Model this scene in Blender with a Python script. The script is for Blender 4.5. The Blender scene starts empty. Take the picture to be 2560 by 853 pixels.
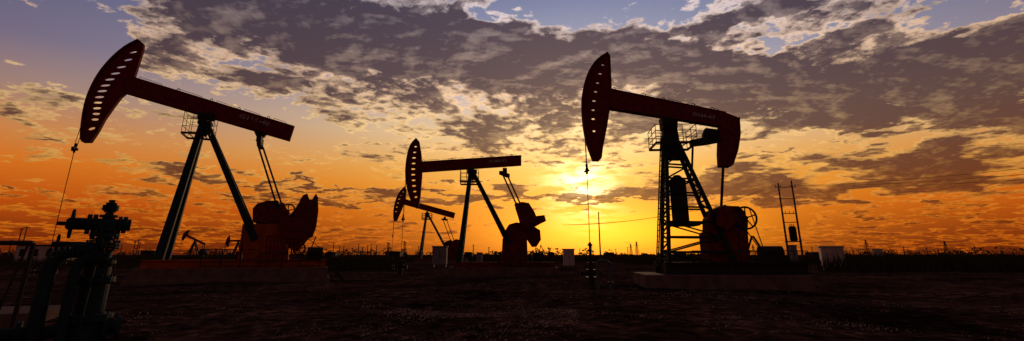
import bpy, bmesh, math, random
from mathutils import Vector, Matrix
random.seed(7)
scene = bpy.context.scene
R = math.radians
# ---------------------------------------------------------------- camera (18 mm, pitched up; crop of a 3:2 frame)
H = 1.05
F = 1280.0
PITCH = math.atan(373.0/1280.0)
cd = bpy.data.cameras.new("camera"); cam = bpy.data.objects.new("camera", cd)
scene.collection.objects.link(cam); scene.camera = cam
cd.sensor_width = 36; cd.sensor_fit = 'HORIZONTAL'; cd.lens = 18.0
cd.shift_y = -162.5/2560.0
cd.clip_start = 0.05; cd.clip_end = 20000
cam.location = (0, 0, H); cam.rotation_euler = (R(90)+PITCH, 0, 0)
C = Vector((0, 0, H))
scene.view_settings.view_transform = 'Standard'
scene.view_settings.look = 'None'
scene.view_settings.exposure = 0

# photogrammetry of the photo: bearing of a photo point
def ray(px, py):
    cx = px-1280.0; cy = 264.0-py
    return Vector((cx, F*math.cos(PITCH)-cy*math.sin(PITCH), F*math.sin(PITCH)+cy*math.cos(PITCH)))
def azel(px, py):
    d = ray(px, py).normalized()
    return math.degrees(math.atan2(d.x, d.y)), math.degrees(math.asin(d.z))
def ground(px, py):
    d = ray(px, py); t = -H/d.z
    return C+d*t
def at_depth(px, dist):
    d = ray(px, 637); d.z = 0; d = d*(dist/d.y)
    return Vector((d.x, d.y, 0))

# ---------------------------------------------------------------- materials
def s2l(c):
    return tuple(((v/255)/12.92 if v/255 <= .04045 else (((v/255)+.055)/1.055)**2.4) for v in c)
def mat(name, col, col2=None, rough=0.7, metal=0.0, scale=6.0, bump=0.15, spec=0.3):
    m = bpy.data.materials.new(name); m.use_nodes = True
    nt = m.node_tree; b = nt.nodes["Principled BSDF"]
    tc = nt.nodes.new("ShaderNodeTexCoord")
    n = nt.nodes.new("ShaderNodeTexNoise"); n.inputs["Scale"].default_value = scale; n.inputs["Detail"].default_value = 5; n.inputs["Roughness"].default_value = .65
    nt.links.new(tc.outputs["Object"], n.inputs["Vector"])
    r = nt.nodes.new("ShaderNodeValToRGB")
    r.color_ramp.elements[0].position = .35; r.color_ramp.elements[1].position = .68
    r.color_ramp.elements[0].color = (*col, 1); r.color_ramp.elements[1].color = (*(col2 or [c*.5 for c in col]), 1)
    nt.links.new(n.outputs["Fac"], r.inputs["Fac"]); nt.links.new(r.outputs["Color"], b.inputs["Base Color"])
    bp = nt.nodes.new("ShaderNodeBump"); bp.inputs["Strength"].default_value = bump; bp.inputs["Distance"].default_value = .02
    nt.links.new(n.outputs["Fac"], bp.inputs["Height"]); nt.links.new(bp.outputs["Normal"], b.inputs["Normal"])
    b.inputs["Roughness"].default_value = rough; b.inputs["Metallic"].default_value = metal
    b.inputs["Specular IOR Level"].default_value = spec
    return m
M_RED = mat("red_paint", (.19, .012, .009), (.09, .011, .009), .75, spec=.04)
M_DRED = mat("weathered_red_paint", (.17, .022, .009), (.06, .013, .008), .8, spec=.04)
M_GREEN = mat("green_paint", (.010, .036, .034), (.015, .017, .015), .65, spec=.1)
M_STEEL = mat("dark_steel", (.025, .022, .02), (.035, .018, .01), .7, spec=.1)
M_CONC = mat("concrete", (.15, .09, .07), (.07, .046, .038), .95, scale=3, spec=.03)
M_ORANGE = mat("orange_paint", (.40, .075, .013), (.2, .042, .012), .8, scale=3, spec=.04)
M_WHITE = mat("off_white_paint", (.50, .38, .31), (.30, .23, .19), .7, scale=2, spec=.05)
M_CAB = mat("cabinet_paint", (.22, .19, .17), (.13, .11, .10), .7, scale=3, spec=.05)
M_LETTER = mat("white_lettering", (.48, .40, .34), (.22, .18, .16), .8, scale=14, spec=.04)
M_WOOD = mat("pole_concrete", (.10, .09, .08), (.06, .05, .045), .9, spec=.05)
M_GRASS = mat("dry_grass", (.05, .042, .018), (.03, .028, .012), .95, spec=.02)
M_STONE = mat("pale_stone", (.40, .27, .20), (.10, .065, .05), .95, scale=1.2, spec=.02)

# ---------------------------------------------------------------- mesh builder
class MB:
    def __init__(s): s.v = []; s.f = []
    def tube(s, a, b, r1, r2=None, n=8, cap=True):
        a = Vector(a); b = Vector(b); r2 = r1 if r2 is None else r2
        t = (b-a)
        if t.length < 1e-6: return
        t.normalize(); u = t.orthogonal().normalized(); w = t.cross(u); i0 = len(s.v)
        for p, r in ((a, r1), (b, r2)):
            for k in range(n):
                an = 2*math.pi*k/n
                s.v.append(p+u*math.cos(an)*r+w*math.sin(an)*r)
        for k in range(n):
            k2 = (k+1) % n; s.f.append((i0+k, i0+k2, i0+n+k2, i0+n+k))
        if cap:
            s.f.append(tuple(i0+k for k in range(n))[::-1]); s.f.append(tuple(i0+n+k for k in range(n)))
    def path(s, pts, r, n=6):
        for a, b in zip(pts[:-1], pts[1:]): s.tube(a, b, r, n=n)
    def bar(s, a, b, wy, wn, wy2=None, wn2=None):
        a = Vector(a); b = Vector(b); wy2 = wy if wy2 is None else wy2; wn2 = wn if wn2 is None else wn2
        t = (b-a).normalized(); side = Vector((0, 1, 0))
        if abs(t.dot(side)) > .9: side = Vector((1, 0, 0))
        n = t.cross(side).normalized(); side = n.cross(t).normalized(); i0 = len(s.v)
        for p, y, q in ((a, wy, wn), (b, wy2, wn2)):
            for sy, sn in ((-1, -1), (1, -1), (1, 1), (-1, 1)):
                s.v.append(p+side*(sy*y/2)+n*(sn*q/2))
        for f in ((0, 1, 2, 3), (7, 6, 5, 4), (0, 4, 5, 1), (1, 5, 6, 2), (2, 6, 7, 3), (3, 7, 4, 0)):
            s.f.append(tuple(i0+k for k in f))
    def box(s, x0, x1, y0, y1, z0, z1):
        s.bar(((x0+x1)/2, (y0+y1)/2, z0), ((x0+x1)/2, (y0+y1)/2, z1), abs(y1-y0), abs(x1-x0))
    def prism(s, pts, y0, y1):
        n = len(pts); i0 = len(s.v)
        for y in (y0, y1):
            for p in pts: s.v.append(Vector((p[0], y, p[1])))
        s.f.append(tuple(range(i0, i0+n))); s.f.append(tuple(range(i0+2*n-1, i0+n-1, -1)))
        for k in range(n):
            k2 = (k+1) % n; s.f.append((i0+k, i0+n+k, i0+n+k2, i0+k2))
    def ring(s, c, rad, r, axis='Y', n=24, spokes=0, hub=.05):
        c = Vector(c)
        def pt(a, q):
            if axis == 'Y': return c+Vector((math.cos(a)*q, 0, math.sin(a)*q))
            if axis == 'X': return c+Vector((0, math.cos(a)*q, math.sin(a)*q))
            return c+Vector((math.cos(a)*q, math.sin(a)*q, 0))
        for k in range(n): s.tube(pt(2*math.pi*k/n, rad), pt(2*math.pi*(k+1)/n, rad), r, n=6)
        for k in range(spokes): s.tube(c, pt(2*math.pi*k/spokes+.3, rad), r*.7, n=5)
        if spokes:
            d = {'Y': Vector((0, 1, 0)), 'X': Vector((1, 0, 0)), 'Z': Vector((0, 0, 1))}[axis]
            s.tube(c-d*hub, c+d*hub, hub, n=10)
    def build(s, name, m, parent=None, bevel=0):
        me = bpy.data.meshes.new(name); me.from_pydata([tuple(p) for p in s.v], [], s.f)
        bm = bmesh.new(); bm.from_mesh(me); bmesh.ops.recalc_face_normals(bm, faces=bm.faces[:]); bm.to_mesh(me); bm.free()
        me.materials.append(m)
        o = bpy.data.objects.new(name, me); scene.collection.objects.link(o)
        if parent: o.parent = parent
        if bevel:
            b = o.modifiers.new("bevel", 'BEVEL'); b.width = bevel; b.segments = 2; b.limit_method = 'ANGLE'
        return o

def empty(name, loc, yaw=0):
    e = bpy.data.objects.new(name, None); scene.collection.objects.link(e)
    e.location = loc; e.rotation_euler = (0, 0, yaw); e.empty_display_size = .5
    return e

class Frame:
    """vertical working plane through a machine: x along it, y away, z up (metres)"""
    def __init__(s, name, O, yaw):
        s.O = Vector((O.x, O.y, 0)); s.yaw = yaw
        s.e = Vector((math.cos(yaw), math.sin(yaw), 0)); s.n = Vector((-math.sin(yaw), math.cos(yaw), 0))
        s.root = empty(name, s.O, yaw)
    def p(s, px, py, y=0.0):
        d = ray(px, py); t = ((s.O-C).dot(s.n)+y)/d.dot(s.n)
        W = C+d*t
        return Vector(((W-s.O).dot(s.e), y, W.z))
    def q(s, pts, y=0.0):
        return [(s.p(a, b, y).x, s.p(a, b, y).z) for a, b in pts]

def plate(name, outer, holes, thick, yc, m, parent, bevel=0.0):
    cu = bpy.data.curves.new(name, 'CURVE'); cu.dimensions = '2D'; cu.fill_mode = 'BOTH'; cu.extrude = thick/2
    for poly in [outer]+holes:
        sp = cu.splines.new('POLY'); sp.points.add(len(poly)-1)
        for k, (a, b) in enumerate(poly): sp.points[k].co = (a, b, 0, 1)
        sp.use_cyclic_u = True
    tmp = bpy.data.objects.new("tmp", cu); scene.collection.objects.link(tmp)
    dg = bpy.context.evaluated_depsgraph_get(); me = bpy.data.meshes.new_from_object(tmp.evaluated_get(dg))
    bpy.data.objects.remove(tmp)
    Mx = Matrix(((1, 0, 0, 0), (0, 0, -1, yc), (0, 1, 0, 0), (0, 0, 0, 1)))
    me.transform(Mx); me.materials.clear(); me.materials.append(m)
    o = bpy.data.objects.new(name, me); scene.collection.objects.link(o); o.parent = parent
    return o
def slot(cx, cz, L, W, ang, n=14):
    pts = []
    for k in range(n):
        a = 2*math.pi*k/n
        x = math.copysign(abs(math.cos(a))**.8, math.cos(a))*L/2; y = math.sin(a)*W/2
        pts.append((cx+x*math.cos(ang)-y*math.sin(ang), cz+x*math.sin(ang)+y*math.cos(ang)))
    return pts
def smooth(pts, n=3):
    out = []
    for i in range(len(pts)-1):
        p0 = pts[max(i-1, 0)]; p1 = pts[i]; p2 = pts[i+1]; p3 = pts[min(i+2, len(pts)-1)]
        for k in range(n):
            t = k/n
            out.append(tuple(.5*((2*p1[j])+(-p0[j]+p2[j])*t+(2*p0[j]-5*p1[j]+4*p2[j]-p3[j])*t*t+(-p0[j]+3*p1[j]-3*p2[j]+p3[j])*t**3) for j in (0, 1)))
    out.append(pts[-1]); return out

def lettering(fr, text, px0, py0, px1, py1, y, size, m, name="lettering"):
    a = fr.p(px0, py0, y); b = fr.p(px1, py1, y); d = (b-a)
    ang = math.atan2(d.z, d.x)
    cu = bpy.data.curves.new(name, 'FONT'); cu.body = text; cu.size = size; cu.extrude = .004; cu.offset = .006
    tmp = bpy.data.objects.new("tmp", cu); scene.collection.objects.link(tmp)
    dg = bpy.context.evaluated_depsgraph_get(); me = bpy.data.meshes.new_from_object(tmp.evaluated_get(dg)); bpy.data.objects.remove(tmp)
    w = max(v.co.x for v in me.vertices); sx = d.length/w
    me.transform(Matrix.Diagonal((sx, 1, 1, 1)))
    c, s = math.cos(ang), math.sin(ang)
    me.transform(Matrix(((c, -s, 0, a.x), (0, 0, -1, a.y), (s, c, 0, a.z), (0, 0, 0, 1))))
    me.materials.clear(); me.materials.append(m)
    o = bpy.data.objects.new(name, me); scene.collection.objects.link(o); o.parent = fr.root

def horsehead(fr, front, back, holes, web=.12, flange=.42, m=M_RED, hl=.3, hw=.1):
    f = fr.q(smooth(front)); b = fr.q(back)
    outer = f+b
    hs = [slot(fr.p(x, y).x, fr.p(x, y).z, hl*k, hw*k2, R(a)) for x, y, a, k, k2 in holes]
    plate("horsehead", outer, hs, web, 0, m, fr.root)
    mb = MB()
    for a, c in zip(f[:-1], f[1:]): mb.bar((a[0], 0, a[1]), (c[0], 0, c[1]), flange, .04)
    o2 = b+[f[0]]; o2 = [f[-1]]+o2
    for a, c in zip(o2[:-1], o2[1:]): mb.bar((a[0], 0, a[1]), (c[0], 0, c[1]), flange*.55, .03)
    mb.build("horsehead_flange", m, fr.root)

def beam(fr, q4, width, m, hooks=(), rail=True):
    pts = fr.q(q4); mb = MB()
    mb.prism(pts, -width*.42, width*.42)
    tl, tr, br, bl = pts
    mb.bar((tl[0], 0, tl[1]), (tr[0], 0, tr[1]), width, .05)
    mb.bar((bl[0], 0, bl[1]), (br[0], 0, br[1]), width, .05)
    for k in (.12, .3, .45, .62, .8, .97):
        x = tl[0]+(tr[0]-tl[0])*k; zt = tl[1]+(tr[1]-tl[1])*k
        xb = bl[0]+(br[0]-bl[0])*k; zb = bl[1]+(br[1]-bl[1])*k
        mb.bar((xb, 0, zb), (x, 0, zt), width*.93, .025)
    mb.build("walking_beam", m, fr.root)
    h = MB()
    for k in hooks:
        x = tl[0]+(tr[0]-tl[0])*k; z = tl[1]+(tr[1]-tl[1])*k
        h.path([(x-.05, 0, z), (x-.05, 0, z+.1), (x, 0, z+.15), (x+.05, 0, z+.1), (x+.05, 0, z)], .014)
    ks = [(.04, .18), (.26, .42), (.5, .63), (.67, .78), (.86, .95)]
    if rail:
        for a, b in ks:
            A = (tl[0]+(tr[0]-tl[0])*a, -.1, tl[1]+(tr[1]-tl[1])*a); B = (tl[0]+(tr[0]-tl[0])*b, -.1, tl[1]+(tr[1]-tl[1])*b)
            A2 = (A[0]+.05, A[1], A[2]+.09); B2 = (B[0]-.05, B[1], B[2]+.09)
            h.path([A, A2, B2, B], .01)
    h.build("beam_lugs", M_STEEL, fr.root)

def cage(fr, x0, x1, ztop, zfloor, wy=.75, m=M_STEEL, r=.012):
    mb = MB(); a, b = x0, x1
    zs = [ztop, ztop*.67+zfloor*.33, ztop*.33+zfloor*.67]
    for y in (-wy, wy):
        for z in zs: mb.tube((a, y, z), (b, y, z), r, n=5)
        for k in range(4):
            x = a+(b-a)*k/3; mb.tube((x, y, zfloor), (x, y, ztop), r, n=5)
        mb.bar((a, y, zfloor), (b, y, zfloor), .03, .09)
    for x in (a, b):
        for z in zs: mb.tube((x, -wy, z), (x, wy, z), r, n=5)
        mb.tube((x, 0, zfloor), (x, 0, ztop), r, n=5)
        mb.bar((x, -wy, zfloor), (x, wy, zfloor), .03, .09)
    for k in range(1, 4):
        x = a+(b-a)*k/4; mb.bar((x, -wy, zfloor), (x, wy, zfloor), .03, .03)
    mb.build("service_platform", m, fr.root)

def fence(mb, a, b, h, n, r=.015, mesh=0):
    a = Vector(a); b = Vector(b); up = Vector((0, 0, h))
    for k in range(n+1):
        p = a.lerp(b, k/n); mb.tube(p, p+up, r*1.4, n=5)
    for z in (.12, .5, 1): mb.tube(a+up*z, b+up*z, r, n=5)
    for k in range(mesh):
        p = a.lerp(b, (k+.5)/mesh); mb.tube(p+up*.12, p+up, r*.4, n=4)

def bridle(fr, ptop, pcar, pbot, r=.014, wy=.12):
    mb = MB(); T = fr.p(*ptop); K = fr.p(*pcar); B = fr.p(*pbot)
    x = K.x
    mb.tube((T.x, -wy, T.z), (x, -wy, K.z+.05), r*.9, n=5); mb.tube((T.x, wy, T.z), (x, wy, K.z+.05), r*.9, n=5)
    mb.build("bridle_cable", M_STEEL, fr.root)
    c = MB(); c.bar((x, -.2, K.z), (x, .2, K.z), .10, .10); c.tube((x, 0, K.z-.16), (x, 0, K.z+.22), .045)
    c.bar((x-.1, 0, K.z-.07), (x+.1, 0, K.z-.02), .1, .06); c.build("carrier_bar", M_STEEL, fr.root)
    rd = MB(); rd.tube((x, 0, B.z), (x, 0, K.z), r, n=6); rd.build("polished_rod", M_STEEL, fr.root)
    return x

def small_wellhead(fr, x, ztop, name="wellhead"):
    w = MB(); z = 0
    for z0, z1, r in ((0, .25, .12), (.25, .3, .2), (.3, .5, .1), (.5, .55, .18), (.55, .75, .09), (.75, .79, .13), (.79, ztop-.12, .05), (ztop-.12, ztop-.06, .09), (ztop-.06, ztop, .05)):
        w.tube((x, 0, z0), (x, 0, z1), r, n=12)
    w.tube((x-.35, 0, .42), (x+.35, 0, .42), .05); w.tube((x-.37, 0, .42), (x-.32, 0, .42), .1, n=12); w.tube((x+.32, 0, .42), (x+.37, 0, .42), .1, n=12)
    w.ring((x-.45, 0, .42), .1, .015, 'X', 14, 4, .03)
    w.tube((x-.25, 0, .66), (x+.25, 0, .66), .035)
    w.build(name, M_STEEL, fr.root)

def lattice(mb, A0, A1, B0, B1, n, r=.03, x=True):
    A0, A1, B0, B1 = map(Vector, (A0, A1, B0, B1))
    for k in range(n+1):
        a = A0.lerp(A1, k/n); b = B0.lerp(B1, k/n); mb.bar(a, b, r, r)
        if k < n and x:
            a2 = A0.lerp(A1, (k+1)/n); b2 = B0.lerp(B1, (k+1)/n)
            if k % 2: mb.bar(a, b2, r, r*.8)
            else: mb.bar(b, a2, r, r*.8)

# ================================================================ pumpjack "40"
O = ground(600, 702)
J1 = Frame("pumpjack", O, R(20)); f = J1
horsehead(f, [(348, 102), (315, 120), (280, 150), (250, 187), (228, 228), (215, 268), (208, 312), (206, 345), (210, 356)],
          [(228, 356), (246, 330), (262, 300), (286, 266), (303, 244), (316, 233), (336, 196), (346, 165), (358, 128), (360, 112)],
          [(334, 131, 22, .8, .9), (321, 150, 20, .9, 1), (304, 168, 16, 1, 1), (289, 184, 14, 1, 1), (275, 199, 12, 1, 1), (264, 214, 10, 1, 1), (256, 228, 8, 1, 1),
           (249, 243, 6, .95, 1), (245, 257, 4, .9, 1), (243, 271, 2, .85, 1), (241, 285, 0, .8, 1), (238, 299, 0, .75, 1), (230, 322, 20, .7, 1.1)], hl=.36, hw=.12)
beam(f, [(330, 194), (736, 318), (725, 352), (312, 232)], .30, M_RED, hooks=(.0, .27, .47, .64, .83))
lettering(f, "G166-40", 597, 293, 672, 315, -.165, .25, M_LETTER)
px = f.p
sp = MB()
ap = px(513, 312); fb = px(405, 648); rb = px(640, 600)
for s_ in (-1, 1):
    sp.bar((fb.x, s_*.5, fb.z), (ap.x-.08, s_*.16, ap.z), .22, .34, .16, .24)
    sp.bar((rb.x, s_*.5, rb.z), (ap.x+.10, s_*.16, ap.z-.05), .18, .28, .14, .22)
for k in (.3, .62):
    a = Vector((fb.x, 0, fb.z)).lerp(Vector((ap.x-.08, 0, ap.z)), k); w = .5+(.16-.5)*k
    sp.bar((a.x, -w, a.z), (a.x, w, a.z), .1, .1)
sp.build("samson_post", M_GREEN, f.root)
sd = MB(); z1 = px(513, 290).z
sd.box(ap.x-.26, ap.x+.26, -.28, .28, ap.z-.02, ap.z+.12); sd.tube((ap.x, -.33, ap.z+.2), (ap.x, .33, ap.z+.2), .13, n=14)
sd.box(ap.x-.32, ap.x+.32, -.2, .2, ap.z+.22, z1+.1); sd.prism([(ap.x-.2, ap.z), (ap.x+.2, ap.z), (ap.x+.12, ap.z-.5), (ap.x-.12, ap.z-.5)], -.1, .1)
sd.build("saddle_bearing", M_STEEL, f.root)
cage(f, px(468, 300).x, px(538, 300).x, px(500, 289).z, px(500, 341).z, .6)
eq = MB(); e0 = px(650, 335); e1 = px(650, 352); cp = px(698, 512)
eq.prism(f.q([(632, 322), (668, 334), (660, 344), (640, 340)]), -.15, .15)
eq.tube((e0.x, -.15, e0.z-.05), (e0.x, .15, e0.z-.05), .12, n=12)
eq.bar((e1.x, -.55, e1.z), (e1.x, .55, e1.z), .2, .26)
eq.bar((e1.x, 0, e0.z), (e1.x, 0, e1.z-.25), .16, .2)
for s_ in (-1, 1): eq.bar((e1.x, s_*.5, e1.z+.1), (e1.x+.04, s_*.5, e1.z-.3), .12, .16)
eq.build("equalizer", M_STEEL, f.root)
pm = MB()
for s_ in (-1, 1):
    pm.tube((e1.x+.03+s_*.07, s_*.5, e1.z-.2), (cp.x+s_*.09, s_*.55, cp.z), .04)
    pm.tube((cp.x+s_*.09, s_*.48, cp.z), (cp.x+s_*.09, s_*.66, cp.z), .13, n=12)
pm.build("pitman_rods", M_STEEL, f.root)
gb = MB(); gb.prism(f.q([(634, 556), (634, 523), (645, 511), (664, 506), (694, 507), (712, 514), (722, 530), (726, 562)]), -.38, .38)
gb.prism(f.q([(640, 560), (650, 518), (665, 503), (690, 503), (704, 514), (716, 560)]), -.25, .25)
c = px(700, 552); gb.tube((c.x, -.62, c.z), (c.x, .62, c.z), .14, n=14)
gb.build("gearbox", M_DRED, f.root, .02)
ped = MB(); q = f.q([(610, 652), (610, 562), (712, 560), (722, 652)]); ped.prism(q, -.42, .42)
for k in (612, 660, 708): a = px(k, 562); ped.box(a.x-.03, a.x+.03, -.46, .46, .7, a.z)
ped.build("pedestal", M_ORANGE, f.root)
bw = MB(); c = px(720, 527, .5); bw.ring((c.x, .5, c.z), .29, .035, 'Y', 24, 5, .06); bw.build("brake_wheel", M_STEEL, f.root)
cw = MB()
cw.prism(f.q([(716, 548), (740, 520), (757, 489), (768, 484), (774, 500), (780, 500), (790, 484), (795, 494), (796, 528), (791, 566), (782, 592), (764, 600), (740, 590), (718, 572)], .6), .5, .72)
cw.prism(f.q([(700, 548), (722, 540), (742, 545), (762, 556), (778, 566), (784, 584), (766, 604), (744, 630), (722, 620), (704, 590), (694, 570)], -.6), -.76, -.54)
for xx, yy, r_, yv in ((770, 520, .18, .45), (775, 566, .18, .45), (752, 572, .2, -.8), (728, 600, .18, -.8)):
    c = px(xx, yy, yv); cw.tube((c.x, yv, c.z), (c.x, yv+.35, c.z), r_*.6, n=12)
cw.build("crank_counterweights", M_DRED, f.root, .015)
cg = MB()
for k in range(9):
    a = px(668+k*9, 592, -1.0); b = px(664+k*9, 648, -1.0); cg.bar(a, b, .02, .055)
a = px(664, 591, -1.0); b = px(744, 591, -1.0); cg.bar(a, b, .03, .05); a = px(662, 620, -1.0); b = px(742, 620, -1.0); cg.bar(a, b, .03, .04)
cg.build("crank_guard", M_RED, f.root)
mo = MB(); a = px(770, 618); b = px(806, 642)
mo.tube((a.x, -.3, (a.z+b.z)/2), (b.x, -.3, (a.z+b.z)/2), .2, n=14); mo.box(a.x, b.x, -.55, .1, .62, b.z+.05)
c = px(748, 622, .4); mo.ring((c.x, .4, c.z), .25, .04, 'Y', 20, 4); mo.bar(px(790, 592, .3), px(770, 640, .3), .03, .05); mo.bar(px(760, 590, .3), px(803, 622, .3), .03, .03)
mo.build("motor", M_STEEL, f.root)
bs = MB(); a = px(372, 652); b = px(815, 652); zt = a.z+.02; zs = px(600, 669).z
for y in (-.85, .85): bs.box(a.x, b.x, y-.12, y+.12, zs, zt); bs.box(a.x, b.x, y-.2, y+.2, zt-.03, zt+.01)
for k in range(8): x = a.x+(b.x-a.x)*(k+.3)/8; bs.box(x, x+.15, -.73, .73, zs+.03, zt-.04)
bs.build("steel_skid", M_ORANGE, f.root)
fo = MB(); fo.box(a.x-.25, b.x+.1, -1.3, 1.3, -.1, zs); fo.box(a.x-.4, b.x+.2, -1.45, 1.45, -.12, .12); fo.build("concrete_base", M_CONC, f.root, .02)
fn = MB(); A = px(500, 655, -1.35); B = px(800, 655, -1.35); zf = zs
fence(fn, (A.x, -1.2, zf), (A.x+2.1, -1.2, zf), .72, 3, .016, 16); fence(fn, (A.x+2.2, -1.2, zf), (B.x, -1.2, zf), .62, 3, .014, 14)
fn.bar((A.x+2.3, -1.2, zf+.1), (A.x+2.9, -1.2, zf+.6), .03, .03)
fn.build("guard_railing", M_STEEL, f.root)
st = MB()
for y in (-.9, -.3):
    st.bar((b.x, y, zt), (b.x+.75, y, 0), .04, .12)
for k in range(1, 5): st.box(b.x+.15*k-.08, b.x+.15*k+.08, -.9, -.3, zt*(1-k/5)-.02, zt*(1-k/5)+.01)
st.build("access_steps", M_STEEL, f.root)
xr = bridle(f, (207, 312), (187, 372), (131, 625)); small_wellhead(f, xr, f.p(131, 620).z)

# ================================================================ pumpjack "42" and the one behind
def std_jack(O, yaw, P, head, beamq, S=1.0, label=None, big=True):
    f = Frame("pumpjack", O, yaw); px = f.p
    front, back, holes = head
    horsehead(f, front, back, holes, hl=.30, hw=.11, web=.1, flange=.34)
    beam(f, beamq, .30, M_RED, hooks=(.02, .3, .6, .9) if big else (), rail=big)
    ap = px(*P['apex']); fb = px(*P['fleg']); rb = px(*P['rleg'])
    sp = MB()
    for s_ in (-1, 1):
        sp.bar((fb.x, s_*.75, fb.z), (ap.x-.08, s_*.14, ap.z), .2, .28, .16, .22)
        sp.bar((rb.x, s_*.7, rb.z), (ap.x+.1, s_*.14, ap.z-.05), .18, .24, .14, .2)
    sp.bar((fb.x*.6+ap.x*.4, -.5, fb.z*.6+ap.z*.4), (fb.x*.6+ap.x*.4, .5, fb.z*.6+ap.z*.4), .1, .1)
    sp.build("samson_post", M_GREEN, f.root)
    sd = MB(); sd.box(ap.x-.28, ap.x+.28, -.26, .26, ap.z-.02, ap.z+.12); sd.tube((ap.x, -.3, ap.z+.17), (ap.x, .3, ap.z+.17), .13, n=14)
    sd.box(ap.x-.22, ap.x+.22, -.15, .15, ap.z-.4, ap.z); sd.build("saddle_bearing", M_STEEL, f.root)
    cg = P['cage']; cage(f, px(cg[0], cg[2]).x, px(cg[1], cg[2]).x, px(cg[0], cg[2]).z, px(cg[0], cg[3]).z, .55, r=.012 if big else .02)
    e0 = px(*P['eq']); cp = px(*P['pin'])
    eq = MB(); eq.tube((e0.x, -.2, e0.z+.15), (e0.x, .2, e0.z+.15), .13, n=12); eq.bar((e0.x, 0, e0.z+.35), (e0.x, 0, e0.z-.1), .2, .24)
    eq.bar((e0.x-.25, -.6, e0.z), (e0.x+.22, .6, e0.z), .2, .2)
    eq.build("equalizer", M_STEEL, f.root)
    pm = MB(); sv = P.get('spread', .16)
    for s_, dx in ((-1, sv), (1, -sv)):
        pm.tube((e0.x-dx, s_*.55, e0.z), (cp.x-dx, s_*.6, cp.z), .045); pm.tube((cp.x-dx, s_*.5, cp.z), (cp.x-dx, s_*.7, cp.z), .12, n=12)
    pm.build("pitman_rods", M_STEEL, f.root)
    gb = MB(); gb.prism(f.q(P['gear']), -.38, .38); gb.build("gearbox", M_DRED, f.root, .02)
    pd = MB(); pd.prism(f.q(P['ped']), -.42, .42); pd.build("pedestal", M_DRED, f.root)
    cw = MB()
    for poly, y0, y1 in P['cw']: cw.prism(f.q(poly, (y0+y1)/2), y0, y1)
    cw.build("crank_counterweights", M_DRED, f.root, .015)
    a = px(P['base'][0], 650); b = px(P['base'][1], 650); zs = P['zs']; zt = zs+.25
    bs = MB()
    for y in (-.85, .85): bs.box(a.x, b.x, y-.12, y+.12, zs, zt)
    for k in range(6): x = a.x+(b.x-a.x)*(k+.3)/6; bs.box(x, x+.15, -.73, .73, zs+.03, zt-.04)
    bs.build("steel_skid", M_DRED, f.root)
    fo = MB(); fo.box(a.x-.2, b.x+.15, -1.3, 1.3, -.1, zs); fo.build("concrete_base", M_CONC, f.root, .02)
    fn = MB(); xm = (a.x+b.x)/2; fence(fn, (xm-.2, -1.2, zs), (b.x-.3, -1.2, zs), .8, 5, .014, 20); fn.build("guard_railing", M_STEEL, f.root)
    mo = MB(); mo.tube((b.x-1.1, 0, zt+.25), (b.x-.5, 0, zt+.25), .22, n=12); mo.bar((b.x-.6, .4, zt+.9), (b.x-.2, .4, zt), .04, .04); mo.bar((b.x-.8, .4, zt), (b.x-.6, .4, zt+.9), .04, .04)
    mo.build("motor", M_STEEL, f.root)
    br = P['bridle']; xr = bridle(f, *br, r=.014 if big else .022); small_wellhead(f, xr, f.p(*br[2]).z)
    return f

P2 = dict(apex=(1180, 432), fleg=(1149, 655), rleg=(1272, 608), cage=(1152, 1197, 428, 458), eq=(1262, 436), pin=(1298, 515), spread=.18,
          gear=[(1263, 600), (1264, 575), (1272, 562), (1290, 557), (1310, 560), (1318, 600)],
          ped=[(1254, 656), (1257, 596), (1316, 596), (1318, 656)],
          cw=[([(1288, 520), (1290, 510), (1304, 505), (1322, 508), (1336, 530), (1342, 545), (1325, 562), (1312, 575), (1300, 560), (1296, 545)], -.74, -.54),
              ([(1300, 560), (1320, 548), (1342, 540), (1361, 538), (1365, 553), (1347, 562), (1330, 572), (1310, 580)], -.6, -.4),
              ([(1310, 568), (1334, 566), (1350, 576), (1352, 600), (1341, 617), (1330, 618), (1318, 600), (1308, 585)], .5, .72)],
          base=(1135, 1382), zs=.42, bridle=((1015, 440), (1008, 547), (1003, 652)))
head2 = ([(1041, 347), (1028, 362), (1020, 385), (1015, 420), (1016, 455), (1024, 490), (1034, 514), (1042, 521)],
         [(1047, 515), (1051, 490), (1055, 440), (1055, 408), (1053, 385), (1048, 355)],
         [(1039, 367, 0, .5, .8), (1037, 381, 0, .6, .9), (1035, 395, 0, .7, .9), (1034, 409, 0, .7, .9), (1033, 423, 0, .75, .9), (1033, 437, 0, .75, .9), (1034, 451, 0, .7, .9), (1035, 465, 0, .7, .9), (1037, 479, 0, .6, .9), (1040, 493, 0, .5, .9)])
f2 = std_jack(ground(1250, 688), R(3), P2, head2, [(1054, 406), (1303, 390), (1303, 413), (1054, 430)], label=None)
lettering(f2, "G166-42", 1222, 407, 1267, 404, -.165, .22, M_LETTER)
P3 = dict(apex=(1068, 535), fleg=(1050, 650), rleg=(1114, 618), cage=(1056, 1080, 534, 548), eq=(1112, 549), pin=(1131, 602), spread=.18,
          gear=[(1108, 625), (1112, 606), (1122, 601), (1135, 603), (1140, 628)], ped=[(1108, 652), (1108, 622), (1142, 622), (1144, 652)],
          cw=[([(1126, 606), (1140, 598), (1150, 600), (1154, 618), (1146, 632), (1130, 626)], -.74, -.54), ([(1130, 614), (1146, 612), (1160, 622), (1160, 632), (1148, 640), (1132, 630)], .5, .72)],
          base=(1040, 1165), zs=.4, bridle=((985, 550), (982, 590), (980, 648)))
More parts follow.
